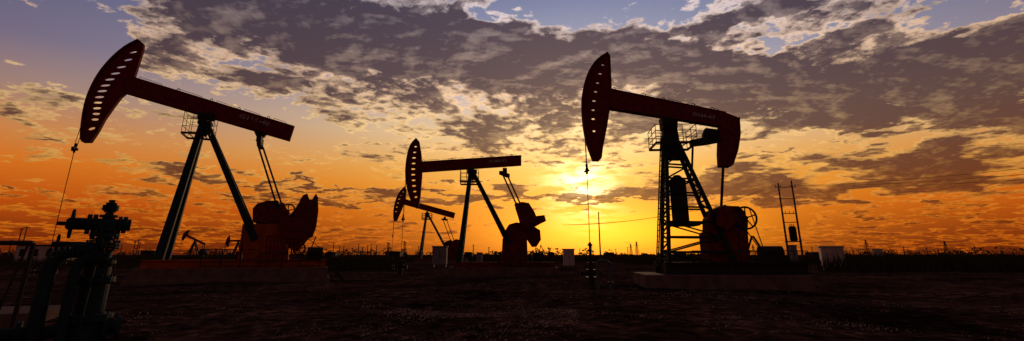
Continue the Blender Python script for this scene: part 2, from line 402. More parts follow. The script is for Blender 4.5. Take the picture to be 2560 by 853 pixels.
head3 = ([(1013, 466), (1001, 478), (991, 497), (985, 522), (984, 545), (986, 553)], [(992, 553), (1003, 528), (1014, 502), (1016, 476)],
         [(1008, 480, 10, .6, .8), (1002, 489, 8, .7, .8), (998, 498, 5, .8, .9), (995, 508, 0, .8, .9), (992, 518, 0, .7, .9), (990, 529, 0, .6, .9)])
f3 = std_jack(ground(1090, 660), R(3), P3, head3, [(1012, 498), (1138, 533), (1135, 546), (1008, 511)], big=False)

# ================================================================ pumpjack "63" (double-head, lattice tower)
f = Frame("pumpjack", ground(1780, 716), R(-4)); px = f.p; J4 = f
horsehead(f, [(1519, 135), (1492, 153), (1472, 182), (1460, 216), (1455, 255), (1457, 302), (1465, 350), (1479, 392), (1484, 402)],
          [(1496, 402), (1503, 395), (1506, 370), (1516, 320), (1523, 275), (1528, 232), (1526, 182), (1524, 142)],
          [(1507, 163, 0, .45, .8), (1500, 185, 0, .5, .8), (1494, 208, 0, .5, .8), (1489, 230, 0, .5, .8), (1485, 253, 0, .55, .8), (1483, 276, 0, .5, .8), (1483, 298, 0, .5, .8), (1485, 328, 0, .4, .8)], hl=.28, hw=.12, flange=.44)
beam(f, [(1527, 226), (1812, 284), (1812, 318), (1524, 272)], .34, M_RED, hooks=(.03, .3, .47, .73, .9))
lettering(f, "G166-63", 1731, 289, 1787, 298, -.19, .2, M_LETTER)
th = MB(); rear = [(1796, 284), (1812, 285), (1843, 297), (1845, 340), (1839, 378), (1827, 414), (1820, 418), (1797, 418), (1795, 385), (1797, 325)]
th.prism(f.q(rear), -.2, .2)
rr = f.q(rear[2:7])
for a, b in zip(rr[:-1], rr[1:]): th.bar((a[0], 0, a[1]), (b[0], 0, b[1]), .5, .05)
th.build("rear_horsehead", M_DRED, f.root, .02)
tk = MB()
tk.prism(f.q([(1724, 352), (1760, 345), (1790, 338), (1796, 345), (1796, 356), (1765, 362), (1728, 366)]), -.16, .16)
tk.prism(f.q([(1762, 322), (1795, 326), (1795, 345), (1760, 348), (1756, 338)]), -.14, .14)
tk.tube(px(1786, 340, -.25), px(1786, 340, .25), .13, n=12); tk.tube(px(1732, 360), px(1730, 425), .04)
tk.tube(px(1808, 416, -.12), px(1803, 520, -.12), .05); tk.tube(px(1808, 416, .12), px(1803, 520, .12), .05)
tk.build("rear_linkage", M_STEEL, f.root)
tw = MB()
A = px(1662, 345); B = px(1662, 650); Cc = px(1688, 350); D = px(1778, 552)
zb = .62
fx0, fx1 = B.x, A.x
slope = (D.x-Cc.x)/(D.z-Cc.z); rxb = Cc.x+slope*(zb-Cc.z)
yb, yt = .62, .2
for s_ in (-1, 1):
    tw.bar((fx0, s_*yb, zb), (A.x, s_*yt, A.z), .12, .12)
    tw.bar((rxb, s_*yb, zb), (Cc.x, s_*yt, Cc.z), .12, .13)
    n = 9
    for k in range(n):
        t0 = k/n; t1 = (k+1)/n
        def FP(t): return Vector((fx0+(A.x-fx0)*t, s_*(yb+(yt-yb)*t), zb+(A.z-zb)*t))
        def RP(t): return Vector((rxb+(Cc.x-rxb)*t, s_*(yb+(yt-yb)*t), zb+(Cc.z-zb)*t))
        tw.bar(FP(t1), RP(t1), .06, .06)
        if k in (0, 1, 2): tw.bar(FP(t0) if k % 2 else RP(t0), RP(t1) if k % 2 else FP(t1), .05, .05)
        if k > 4: tw.bar(FP(t0), RP(t1), .04, .05)
lattice(tw, (fx0, -yb, zb), (A.x, -yt, A.z), (fx0, yb, zb), (A.x, yt, A.z), 16, .05)
lattice(tw, (rxb, -yb, zb), (Cc.x, -yt, Cc.z), (rxb, yb, zb), (Cc.x, yt, Cc.z), 12, .05)
tw.build("lattice_tower", M_GREEN, f.root)
ld = MB()
for y in (-.16, .16): ld.bar((fx0-.3, y-.1, zb), (A.x-.12, y, A.z), .04, .04)
for k in range(24): t = (k+.5)/24; x = fx0-.3+(A.x-.12-fx0+.3)*t; ld.tube((x, -.16-.1*(1-t), zb+(A.z-zb)*t), (x, .16-.1*(1-t), zb+(A.z-zb)*t), .018, n=5)
ld.build("tower_ladder", M_STEEL, f.root)
hd = MB(); hd.prism(f.q([(1656, 322), (1690, 322), (1695, 350), (1702, 400), (1655, 400)]), -.22, .22)
hd.prism(f.q([(1650, 296), (1690, 304), (1690, 324), (1654, 324)]), -.3, .3); c = px(1672, 308); hd.tube((c.x, -.42, c.z), (c.x, .42, c.z), .15, n=14)
hd.build("saddle_bearing", M_STEEL, f.root, .015)
cage(f, px(1628, 320).x, px(1726, 320).x, px(1670, 322).z, px(1670, 366).z, .7, r=.014)
ct = MB(); c = px(1700, 452); d = px(1700, 560)
ct.tube((c.x-.1, 0, d.z), (c.x-.1, 0, c.z), .3, n=16); ct.tube((c.x-.1, 0, c.z), (c.x-.1, 0, c.z+.2), .3, .1, n=16); ct.box(c.x-.5, c.x+.45, -.45, .45, d.z-.08, d.z)
ct.build("counterbalance_tank", M_STEEL, f.root)
gb = MB(); gb.prism(f.q([(1764, 582), (1764, 548), (1776, 526), (1795, 517), (1838, 518), (1853, 533), (1860, 560), (1858, 585)]), -.42, .42)
c = px(1815, 548); gb.tube((c.x, -.6, c.z), (c.x, .6, c.z), .22, n=18); gb.prism(f.q([(1790, 560), (1798, 520), (1812, 512), (1826, 522), (1838, 560), (1815, 580)], -.6), -.65, -.5)
gb.build("gearbox", M_DRED, f.root, .02)
pd = MB(); pd.prism(f.q([(1766, 657), (1760, 580), (1858, 580), (1862, 657)]), -.45, .45)
for k in (1770, 1810, 1850): a = px(k, 600, -.45); pd.box(a.x-.03, a.x+.03, -.5, .5, .6, px(k, 584).z)
pd.build("pedestal", M_DRED, f.root)
fw = MB(); c = px(1864, 545, -.5); fw.ring((c.x, -.5, c.z), .37, .035, 'Y', 28, 5, .07); fw.tube((c.x, -.55, c.z), (c.x, 0, c.z), .05)
c2 = px(1903, 632, -.5); 
for dz in (-.36, .36): fw.tube((c.x+dz*.3+.05, -.5, c.z+dz), (c2.x+.1, -.5, c2.z+dz*.3), .018, n=5)
fw.build("flywheel", M_STEEL, f.root)
mo = MB(); a = px(1884, 632); mo.tube((a.x, -.5, c2.z), (a.x+.75, -.5, c2.z), .22, n=14); mo.box(a.x-.1, a.x+.8, -.8, -.2, .6, c2.z-.1)
mo.bar(px(1882, 590), px(1924, 652), .05, .06); mo.bar(px(1880, 590), px(1862, 650), .05, .06); mo.build("motor", M_STEEL, f.root)
bs = MB(); a = px(1648, 655); b = px(1985, 655); zs = px(1800, 684).z; zt = px(1800, 656).z
for y in (-.85, .85): bs.box(a.x, b.x, y-.1, y+.1, zs, zt-.03); bs.box(a.x, b.x, y-.18, y+.18, zt-.03, zt)
for k in range(8): x = a.x+(b.x-a.x)*(k+.3)/8; bs.box(x, x+.15, -.75, .75, zs+.03, zt-.05)
bs.build("steel_skid", M_STEEL, f.root)
fo = MB(); a = px(1616, 690, -1.4); b = px(2035, 690, -1.4); fo.box(a.x, b.x, -1.4, 1.4, -.1, zs); fo.build("concrete_base", M_CONC, f.root, .03)
fn = MB(); A = px(1730, 650, -1.2); B = px(2020, 650, -1.2); fence(fn, (A.x, -1.25, zs), (B.x, -1.25, zs), .75, 6, .014, 30)
fence(fn, (A.x, 1.25, zs), (B.x, 1.25, zs), .75, 6, .014, 0); fn.build("guard_railing", M_STEEL, f.root)
xr = bridle(f, (1463, 345), (1467, 425), (1475, 612)); small_wellhead(f, xr, f.p(1475, 606).z)

# ================================================================ riser pipe by the right well
P = Frame("riser_pipe", ground(1530, 738), 0); m = MB()
a = P.p(1497, 650); b = P.p(1528, 738); top = P.p(1525, 652)
m.path([(b.x, 0, -.1), (b.x, 0, top.z-.08), (b.x-.03, 0, top.z-.03), (b.x-.09, 0, top.z), (a.x, 0, top.z), (a.x-.05, 0, top.z-.05), (a.x-.05, 0, 0)], .045, 10)
m.tube((b.x, 0, .3), (b.x, 0, .34), .08, n=12); m.tube((b.x, 0, .8), (b.x, 0, .84), .08, n=12)
m.build("pipe", mat("grey_blue_pipe", (.09, .10, .12), (.05, .055, .06), .7, spec=.05), P.root)

# ================================================================ foreground wellhead
dd = ray(241, 637); dd.z = 0; dd.normalize()
W = Frame("christmas_tree_wellhead", dd*5.2, math.atan2(-dd.x, dd.y)); p = W.p; m = MB()
sc = abs(p(300, 600).x-p(200, 600).x)/100
X0 = p(277, 520).x
stack = [(499, 506, 9), (506, 512, 15), (512, 527, 22), (527, 531, 17), (531, 537, 12), (537, 544, 25), (544, 550, 17), (550, 578, 34), (578, 584, 26), (584, 592, 40), (592, 606, 22), (606, 614, 46), (614, 622, 46), (622, 650, 30), (650, 660, 44), (660, 690, 36), (690, 705, 52), (705, 780, 40), (780, 800, 66), (800, 980, 52)]
for a, b, r in stack: m.tube((X0, 0, p(277, b).z), (X0, 0, p(277, a).z-.003), r*sc, n=20)
zc = p(277, 562).z
m.tube((X0-.24, 0, zc), (X0+.12, 0, zc), .045, n=14)
for x0, x1, r in ((-.25, -.235, .035), (-.13, -.10, .075), (-.095, -.065, .075), (.065, .09, .065), (.095, .125, .065), (.125, .15, .045)):
    m.tube((X0+x0, 0, zc), (X0+x1, 0, zc), r, n=16)
m.tube((X0-.3, 0, zc), (X0-.2, 0, zc), .015); m.ring((X0-.215, 0, zc), .1, .012, 'X', 20, 4, .02)
z2 = p(277, 612).z
m.tube((X0-.3, 0, z2), (X0, 0, z2), .02); m.ring((X0-.27, 0, z2), .065, .01, 'X', 16, 4, .018)
m.ring((X0+.0, -.2, p(277, 615).z), .07, .01, 'Y', 18, 4, .02); m.tube((X0, -.2, p(277, 615).z), (X0, 0, p(277, 615).z), .02)
for k in range(10):
    an = k*math.pi/5
    for pyv, rr_ in ((588, 34), (612, 40), (655, 38), (697, 46), (790, 60)):
        zz = p(277, pyv).z; m.tube((X0+math.cos(an)*rr_*sc, math.sin(an)*rr_*sc, zz-.035), (X0+math.cos(an)*rr_*sc, math.sin(an)*rr_*sc, zz+.035), .01, n=6)
m.build("valve_stack", M_GREEN, W.root, .004)
g = MB()
za = p(240, 628).z
pts = []
for k in range(9):
    a = math.pi/2*k/8; pts.append((X0-.16-.12*math.sin(a), -.08, za-.12+.12*math.cos(a)))
g.path([(X0, -.05, za)]+pts+[(X0-.28, -.08, -.1)], .05, 14)
pts = [(X0-.05-.08*math.sin(math.pi/2*k/8), -.12, za-.13+.08*math.cos(math.pi/2*k/8)) for k in range(9)]
g.path([(X0+.05, -.12, za-.05)]+pts+[(X0-.13, -.12, -.1)], .035, 12)
g.tube((X0-.28, -.08, .3), (X0-.28, -.08, .34), .09, n=16); g.tube((X0-.28, -.08, .35), (X0-.28, -.08, .39), .09, n=16); g.tube((X0-.05, -.2, .0), (X0-.02, -.16, za-.1), .008)
g.tube((X0-.5, -.05, .52), (X0+.2, -.05, .52), .045, n=14)
for x in (-.5, -.38, .1, .18): g.tube((X0+x, -.05, .52), (X0+x+.03, -.05, .52), .085, n=16)
g.build("flow_lines", M_GREEN, W.root)

# low slab + pipe frame by the camera
S = Frame("concrete_slab", ground(60, 800), R(20)); m = MB(); m.box(-1.0, .35, -.7, .9, -.1, .16); m.build("slab", M_CONC, S.root, .015)
PF = Frame("pipe_frame", at_depth(60, 7.0), R(20)); m = MB(); a = PF.p(84, 608); m.tube((a.x, 0, -.05), (a.x, 0, a.z), .03); m.tube((a.x-3, 0, a.z), (a.x, 0, a.z), .03)
m.tube((a.x-.25, 0, -.05), (a.x-.05, 0, a.z), .015); m.tube((a.x-1.9, .0, -.05), (a.x-1.9, 0, a.z), .03); m.build("pipes", M_STEEL, PF.root)

# ================================================================ cabinets
def cabinet(x0, x1, yt, yb, name="electrical_cabinet", yaw=0, mt=M_CAB):
    fr = Frame(name, ground((x0+x1)/2, yb), yaw); a = fr.p(x0, yb); b = fr.p(x1, yb); zt = fr.p((x0+x1)/2, yt).z
    w = b.x-a.x; m = MB(); m.box(a.x, b.x, 0, w*.6, .12*zt, zt*.94); m.build("body", mt, fr.root, .01)
    m = MB(); m.box(a.x-.05*w, b.x+.05*w, -.05*w, w*.65, zt*.94, zt); m.build("roof", mt, fr.root)
    m = MB(); 
    for x in (a.x+.04*w, b.x-.12*w): m.box(x, x+.08*w, .02, w*.58, 0, .12*zt)
    m.box((a.x+b.x)/2-.006, (a.x+b.x)/2+.006, -.008, 0.004, .15*zt, .9*zt); m.box((a.x+b.x)/2+.04*w, (a.x+b.x)/2+.07*w, -.03, .0, .45*zt, .6*zt); m.build("legs_and_door_seam", M_STEEL, fr.root)
cabinet(2060, 2118, 615, 676, yaw=R(-20), mt=M_WHITE); cabinet(2190, 2214, 622, 664, yaw=R(-20), mt=M_WHITE)
cabinet(1079, 1115, 615, 668); cabinet(1410, 1437, 622, 670, mt=M_WHITE); cabinet(1191, 1205, 631, 658)

# low site building on the left
B = Frame("site_building", ground(100, 659), R(25)); a = B.p(32, 655); b = B.p(166, 655); zt = B.p(100, 614).z
m = MB(); m.box(a.x, b.x, 0, 4, 0, zt); m.build("walls", M_WHITE, B.root)
m = MB(); m.box(a.x-.2, b.x+.2, -.2, 4.2, zt, zt+.12); m.build("roof", M_STEEL, B.root)
m = MB()
for k in range(4): x = a.x+(b.x-a.x)*(k+.3)/4; m.box(x, x+.5, -.02, .03, zt*.4, zt*.8)
m.build("windows", M_STEEL, B.root)

# ================================================================ transformer H-pole with lines
T = Frame("transformer_pole", ground(1990, 656), R(-6)); T.p
def vert(fr, px_, pt, m, r):
    a = fr.p(px_, pt); m.tube((a.x, 0, 0), (a.x, 0, a.z), r*1.25, r*.8, n=10); return a
m = MB(); A = vert(T, 1945, 458, m, .13); B2 = vert(T, 1978, 452, m, .13)
m.build("poles", M_WOOD, T.root)
m = MB()
for pyy, ex in ((468, .5), (497, .15), (534, .1), (556, .1)):
    z = T.p(1960, pyy).z; m.bar((A.x-ex, 0, z), (B2.x+ex, 0, z), .1, .1)
for x in (A.x-.45, A.x+.3, B2.x-.1, B2.x+.45): m.tube((x, 0, T.p(1960, 468).z), (x, 0, T.p(1960, 468).z+.35), .05, n=6)
for x in (A.x+.4, (A.x+B2.x)/2, B2.x-.4):
    m.tube((x, -.1, T.p(1960, 534).z-.1), (x, -.1, T.p(1960, 534).z+.35), .04, n=6)
z = T.p(1980, 604).z; m.bar((A.x-.1, 0, z), (B2.x+.1, 0, z), .6, .14); m.build("crossarms", M_STEEL, T.root)
m = MB(); x = (A.x+B2.x)/2; zt = T.p(1980, 566).z; m.tube((x+.1, 0, z+.05), (x+.1, 0, zt), .42, n=14)
for k in range(8): an = k*math.pi/4; m.box(x+.1+math.cos(an)*.5-.04, x+.1+math.cos(an)*.5+.04, math.sin(an)*.5-.04, math.sin(an)*.5+.04, z+.15, zt-.15)
for dx in (-.15, .1, .35): m.tube((x+dx, 0, zt), (x+dx, 0, zt+.35), .05, n=6)
m.build("transformer", M_STEEL, T.root)
cabinet(1982, 1998, 612, 660, name="switch_box")
pl = empty("power_line", (0, 0, 0)); m = MB()
def wire(a, b, sag, r=.022, n=16):
    a = Vector(a); b = Vector(b); pts = []
    for k in range(n+1): t = k/n; p_ = a.lerp(b, t); p_.z -= sag*4*t*(1-t); pts.append(p_)
    m.path(pts, r, 4)
def tw_(v): return T.O+T.e*v[0]+T.n*v[1]+Vector((0, 0, v[2]))
ztop = T.p(1960, 468).z+.35
for k, x in enumerate((A.x-.45, A.x+.3, B2.x+.45)):
    s = tw_((x, 0, ztop))
    d = ray(2560, (385, 400, 413)[k]); e_ = C+d*(30/d.y)
    wire(s, e_+(e_-s)*.6, .9, .018)
    wire(s, Vector((9-k*.8, 76, 5.2)), 1.3, .022)
m.build("cables", M_STEEL, pl)

# ================================================================ distant poles, pylons, little jacks, sheds
def upole(px_, top, dist, arms=1, lean=0):
    o = at_depth(px_, dist); d = ray(px_, top); zt = H+d.z*(dist/d.y); fr = empty("utility_pole", o, R(random.uniform(-30, 30)))
    m = MB(); m.tube((0, 0, 0), (lean, 0, zt), dist*.0008+.05, dist*.0005+.03, n=6)
    for k in range(arms): m.bar((-zt*.09, 0, zt*(.96-.1*k)), (zt*.09, 0, zt*(.96-.1*k)), .1+dist*.0005, .1+dist*.0005)
    m.build("pole", M_WOOD, fr)
upole(1501, 530, 60, 0)
for a in [(38, 570, 95), (50, 566, 110), (332, 603, 170), (340, 598, 150), (345, 606, 200), (390, 612, 220), (418, 610, 260), (560, 605, 230), (832, 607, 200), (848, 615, 260), (895, 610, 240), (905, 618, 300),
          (918, 612, 260), (968, 606, 160), (971, 608, 180), (940, 614, 260), (1009, 603, 150), (1012, 606, 170), (1046, 616, 280), (1183, 612, 260), (1222, 618, 300), (1395, 620, 320), (1450, 622, 320), (1340, 615, 280),
          (1570, 618, 320), (1655, 612, 300), (2032, 618, 260), (2262, 617, 280), (2320, 620, 320), (2440, 614, 280), (880, 620, 330), (1100, 618, 330), (1540, 622, 340), (1372, 618, 330), (858, 616, 280), (926, 610, 300), (300, 612, 260), (20, 600, 220)]:
    upole(*a)
def pylon(px_, top, dist):
    o = at_depth(px_, dist); d = ray(px_, top); zt = H+d.z*(dist/d.y); fr = empty("transmission_tower", o, .3); m = MB(); w = zt*.12; t = .12+dist*.00022
    for sx, sy in ((-1, -1), (1, -1), (1, 1), (-1, 1)): m.bar((sx*w, sy*w, 0), (sx*w*.12, sy*w*.12, zt), t, t)
    for k in range(6):
        a = k/6; b = (k+1)/6; wa = w*(1-.88*a); wb = w*(1-.88*b)
        for sy in (-1, 1): m.bar((-wa, sy*wa, zt*a), (wb, sy*wb, zt*b), t*.6, t*.6); m.bar((wa, sy*wa, zt*a), (-wb, sy*wb, zt*b), t*.6, t*.6)
    for z, l in ((.72, .2), (.83, .16), (.94, .12)): m.bar((-zt*l, 0, zt*z), (zt*l, 0, zt*z), t, t)
    m.build("lattice", M_STEEL, fr)
for a in [(1593, 604, 420), (1578, 610, 520), (2170, 600, 380), (2368, 602, 380), (1885, 612, 500), (1478, 610, 480)]: pylon(*a)
def far_jack(pxc, yb, dist, flip=1, tilt=.3):
    fr = empty("pumpjack", at_depth(pxc, dist), R(random.uniform(-12, 12))); m = MB(); s = flip
    for y in (-.7, .7): m.bar((-s*1.4, y, .4), (0, y*.2, 5.0), .3, .35); m.bar((s*1.7, y, .4), (0, y*.2, 5.0), .3, .3)
    m.box(-3.2, 4, -1, 1, 0, .5); m.build("samson_post", M_STEEL, fr)
    m = MB(); c, si = math.cos(tilt), math.sin(tilt)
    def Q(x, z): return Vector((s*(x*c+z*si), 0, 5.3-x*si+z*c))
    m.bar(Q(-3.0, 0), Q(3.3, 0), .4, .55); m.build("walking_beam", M_DRED, fr)
    m = MB(); pts = [Q(-3.0, 1.7), Q(-3.7, 1.0), Q(-4.0, 0), Q(-3.8, -1.0), Q(-3.4, -1.8), Q(-3.1, -1.7), Q(-2.8, 0)]
    m.prism([(v.x, v.z) for v in pts], -.2, .2); m.build("horsehead", M_DRED, fr)
    m = MB(); 
    for y in (-.6, .6): m.tube(Q(2.6, 0)+Vector((0, y, 0)), (s*2.9, y, 2.0), .09)
    m.prism([(s*2.1, 2.6), (s*3.1, 2.7), (s*3.9, 2.2), (s*4.1, 1.5), (s*3.2, 1.0), (s*2.0, 1.1)], -.7, .7); m.box(1.8*s, 3.2*s, -.5, .5, .5, 1.3); m.build("crank_gearbox", M_STEEL, fr)
    m = MB(); q_ = Q(-3.95, -.5); m.tube((q_.x, 0, 0), (q_.x, 0, q_.z), .05, n=5); m.build("polished_rod", M_STEEL, fr)
far_jack(482, 637, 155, 1, .42); far_jack(592, 637, 165, 1, -.05)
def shed(px0, px1, top, dist, m_=M_WHITE):
    o = at_depth((px0+px1)/2, dist); w = (at_depth(px1, dist)-at_depth(px0, dist)).length; d = ray(px0, top); zt = H+d.z*(dist/d.y)
    fr = empty("distant_building", o, 0); m = MB(); m.box(-w/2, w/2, 0, 8, 0, zt*.8); m.build("walls", m_, fr)
    m = MB(); m.bar((0, -.3, zt*.8+.05), (0, 8.3, zt*.8+.05), w*1.05, .1); m.prism([(-w/2, zt*.8+.1), (w/2, zt*.8+.1), (w*.3, zt), (-w*.3, zt)], 0, 8); m.build("roof", M_STEEL, fr)
for a in [(350, 385, 626, 210), (590, 600, 628, 260), (963, 1000, 628, 300), (1160, 1180, 630, 300), (1370, 1385, 630, 330), (1700, 1716, 629, 330), (2030, 2052, 630, 330), (1513, 1535, 631, 400), (812, 838, 630, 330)]: shed(*a, m_=M_STEEL)

# distant belt of low scrub and trees along the horizon: many small leaf faces in uneven clumps
def treeline(name, n):
    v = []; fc = []
    for _ in range(n):
        cx = random.uniform(-650, 650); cy = random.uniform(300, 420); hh = random.uniform(1.6, 4.2)*(1+.5*math.sin(cx*.05)); ww = random.uniform(3, 9)
        for _ in range(26):
            a = random.uniform(0, 6.28); rr_ = random.random()**.5; zz = random.random()**.8
            c = Vector((cx+math.cos(a)*rr_*ww*(1-.5*zz), cy+math.sin(a)*rr_*3, zz*hh)); s_ = random.uniform(.35, .9); i0 = len(v)
            b_ = random.uniform(0, 6.28)
            for k in range(3): v.append((c.x+math.cos(b_+k*2.1)*s_, c.y+random.uniform(-.3, .3), max(0, c.z+math.sin(b_+k*2.1)*s_*.7)))
            fc.append((i0, i0+1, i0+2))
    me = bpy.data.meshes.new(name); me.from_pydata(v, [], fc); me.materials.append(M_GRASS); o = bpy.data.objects.new(name, me); scene.collection.objects.link(o)
treeline("distant_scrub", 420)

# ================================================================ ground
def hgt(x, y):
    v = .05*math.sin(x*.55+1.3*math.sin(y*.31))+.035*math.sin(y*.9+x*.4)+.02*math.sin(x*2.1+y*1.7)
    d = math.hypot(x, y); v *= min(1, d/6)*max(0, min(1, (60-d)/40)) if d < 60 else 0
    return v-.02
xs = sorted(set([round(s*(k**2.6)*.012, 3) for k in range(0, 120) for s in (-1, 1)]))
ys = [-200, -60, -20, -8, -3]+[.25*k for k in range(0, 100)]+[25+.8*k*(1+.02*k) for k in range(1, 40)]+[120, 180, 300, 600, 1200, 2500, 6000]
vs = [(x, y, hgt(x, y)) for y in ys for x in xs]; nx = len(xs)
fs = [(j*nx+i, j*nx+i+1, (j+1)*nx+i+1, (j+1)*nx+i) for j in range(len(ys)-1) for i in range(nx-1)]
me = bpy.data.meshes.new("ground"); me.from_pydata(vs, [], fs)
for p_ in me.polygons: p_.use_smooth = True
go = bpy.data.objects.new("ground", me); scene.collection.objects.link(go)
gm = bpy.data.materials.new("dirt_ground"); gm.use_nodes = True; nt = gm.node_tree; b = nt.nodes["Principled BSDF"]; b.inputs["Roughness"].default_value = 1; b.inputs["Specular IOR Level"].default_value = 0.0
tc = nt.nodes.new("ShaderNodeTexCoord")
def nz(scale, det=8, rough=.6):
    n = nt.nodes.new("ShaderNodeTexNoise"); n.inputs["Scale"].default_value = scale; n.inputs["Detail"].default_value = det; n.inputs["Roughness"].default_value = rough
    nt.links.new(tc.outputs["Object"], n.inputs["Vector"]); return n
n1 = nz(.35); n2 = nz(3.2, 8, .7); n3 = nz(14, 4, .7)
def ramp(src, els):
    r = nt.nodes.new("ShaderNodeValToRGB"); cr = r.color_ramp
    while len(cr.elements) < len(els): cr.elements.new(.5)
    for e, (p_, c_) in zip(cr.elements, els): e.position = p_; e.color = (*c_, 1)
    nt.links.new(src, r.inputs["Fac"]); return r
r1 = ramp(n1.outputs["Fac"], [(.38, (.026, .012, .009)), (.62, (.095, .045, .032))])
r2 = ramp(n2.outputs["Fac"], [(.4, (.3, .3, .3)), (.55, (1, 1, 1)), (.66, (2.8, 2.5, 2.2))])
mx = nt.nodes.new("ShaderNodeMix"); mx.data_type = 'RGBA'; mx.blend_type = 'MULTIPLY'; mx.inputs[0].default_value = 1
nt.links.new(r1.outputs[0], mx.inputs[6]); nt.links.new(r2.outputs[0], mx.inputs[7]); nt.links.new(mx.outputs[2], b.inputs["Base Color"])
bp = nt.nodes.new("ShaderNodeBump"); bp.inputs["Strength"].default_value = .9; bp.inputs["Distance"].default_value = .09
nt.links.new(n2.outputs["Fac"], bp.inputs["Height"])
bp2 = nt.nodes.new("ShaderNodeBump"); bp2.inputs["Strength"].default_value = .7; bp2.inputs["Distance"].default_value = .03
nt.links.new(n3.outputs["Fac"], bp2.inputs["Height"]); nt.links.new(bp.outputs[0], bp2.inputs["Normal"]); nt.links.new(bp2.outputs[0], b.inputs["Normal"])
me.materials.append(gm)

def stones(name, regions, m_):
    v = []; fc = []
    for (x0, x1, y0, y1, n, smin, smax) in regions:
        for _ in range(n):
            yy = min(max(random.gauss((y0+y1)/2, (y1-y0)/4), 662), 900)
            g_ = ground(random.uniform(x0, x1), yy)
            if math.sin(g_.x*1.7+math.sin(g_.y*1.1)*2)+math.sin(g_.y*1.3+g_.x*.6) < random.uniform(-1.2, .8): continue
            s = random.uniform(smin, smax); i0 = len(v); rot = random.uniform(0, 6.28)
            g_.z = hgt(g_.x, g_.y)
            for k in range(5):
                a = rot+k*1.2566; q_ = s*random.uniform(.6, 1.1); v.append((g_.x+math.cos(a)*q_, g_.y+math.sin(a)*q_, g_.z-.01))
            for k in range(5):
                a = rot+k*1.2566+.2; q_ = s*random.uniform(.35, .7); v.append((g_.x+math.cos(a)*q_, g_.y+math.sin(a)*q_, g_.z+s*random.uniform(.2, .5)))
            fc.append(tuple(i0+5+k for k in range(5)))
            for k in range(5): fc.append((i0+k, i0+(k+1) % 5, i0+5+(k+1) % 5, i0+5+k))
    me = bpy.data.meshes.new(name); me.from_pydata(v, [], fc); me.materials.append(m_); o = bpy.data.objects.new(name, me); scene.collection.objects.link(o)
stones("gravel", [(900, 1450, 745, 850, 4200, .007, .026), (1000, 1900, 700, 800, 1600, .008, .025), (1700, 2500, 735, 830, 1500, .006, .022), (300, 900, 720, 830, 800, .006, .02), (0, 2560, 690, 850, 2200, .005, .018)], M_STONE)
stones("rubble", [(2150, 2560, 662, 685, 260, .05, .15), (300, 1400, 676, 700, 200, .03, .07), (1400, 2500, 690, 720, 160, .03, .06)], mat("clod", (.09, .055, .042), (.05, .03, .025), .95, spec=.02))

def grass(name, regions, m_):
    v = []; fc = []
    for (x0, x1, d0, d1, n, h0, h1) in regions:
        for _ in range(n):
            g_ = at_depth(random.uniform(x0, x1), random.uniform(d0, d1)); h = random.uniform(h0, h1)*random.uniform(.6, 1.0); w = random.uniform(.010, .024)*(1+g_.y/60)
            a = random.uniform(0, 6.28); ln = random.uniform(-.35, .35)*h; i0 = len(v); dx, dy = math.cos(a)*w, math.sin(a)*w
            if abs(dx) < w*.5: dx = w*.6
            v += [(g_.x-dx, g_.y-dy, -.05), (g_.x+dx, g_.y+dy, -.05), (g_.x+dx*.7+ln*.4, g_.y, h*.6), (g_.x-dx*.7+ln*.4, g_.y, h*.6), (g_.x+ln, g_.y, h)]
            fc += [(i0, i0+1, i0+2, i0+3), (i0+3, i0+2, i0+4)]
    me = bpy.data.meshes.new(name); me.from_pydata(v, [], fc); me.materials.append(m_); o = bpy.data.objects.new(name, me); scene.collection.objects.link(o)
grass("tall_grass", [(2040, 2700, 34, 60, 9000, .9, 1.5), (2100, 2700, 34, 50, 500, 1.4, 2.0), (1560, 2100, 60, 90, 5000, .7, 1.25), (-200, 1560, 70, 120, 9000, .7, 1.35), (780, 1010, 36, 60, 2500, .5, .95), (-100, 420, 40, 70, 2000, .6, 1.1)], M_GRASS)

# ================================================================ world: sunset sky with layered cloud
SUN_AZ, SUN_EL = azel(1455, 456)
w = bpy.data.worlds.new("World"); scene.world = w; w.use_nodes = True; nt = w.node_tree
for n in list(nt.nodes): nt.nodes.remove(n)
N = nt.nodes.new; L = nt.links.new
class E:
    def __init__(s, k): s.k = k
    def __add__(a, b): return mth('ADD', a, b)
    def __radd__(a, b): return mth('ADD', b, a)
    def __sub__(a, b): return mth('SUBTRACT', a, b)
    def __rsub__(a, b): return mth('SUBTRACT', b, a)
    def __mul__(a, b): return mth('MULTIPLY', a, b)
    def __rmul__(a, b): return mth('MULTIPLY', b, a)
    def __truediv__(a, b): return mth('DIVIDE', a, b)
    def __rtruediv__(a, b): return mth('DIVIDE', b, a)
def setin(sock, v):
    if isinstance(v, E): L(v.k, sock)
    else: sock.default_value = v
def mth(op, a, b=None, c=None, clamp=False):
    n = N("ShaderNodeMath"); n.operation = op; n.use_clamp = clamp; setin(n.inputs[0], a)
    if b is not None: setin(n.inputs[1], b)
    if c is not None: setin(n.inputs[2], c)
    return E(n.outputs[0])
def vm(op, a, b=None, c=None, scale=None):
    n = N("ShaderNodeVectorMath"); n.operation = op; setin(n.inputs[0], a)
    if b is not None: setin(n.inputs[1], b)
    if c is not None: setin(n.inputs[2], c)
    if scale is not None: setin(n.inputs["Scale"], scale)
    return E(n.outputs["Value"] if op in ('DOT_PRODUCT', 'LENGTH') else n.outputs[0])
def comb(x, y, z=0.0):
    n = N("ShaderNodeCombineXYZ"); setin(n.inputs[0], x); setin(n.inputs[1], y); setin(n.inputs[2], z); return E(n.outputs[0])
def noise(v, scale, det, rough, dist=0.0, col=False):
    n = N("ShaderNodeTexNoise"); n.noise_dimensions = '2D'; L(v.k, n.inputs["Vector"]); n.inputs["Scale"].default_value = scale; n.inputs["Detail"].default_value = det; n.inputs["Roughness"].default_value = rough; n.inputs["Distortion"].default_value = dist
    return E(n.outputs["Color" if col else "Fac"])
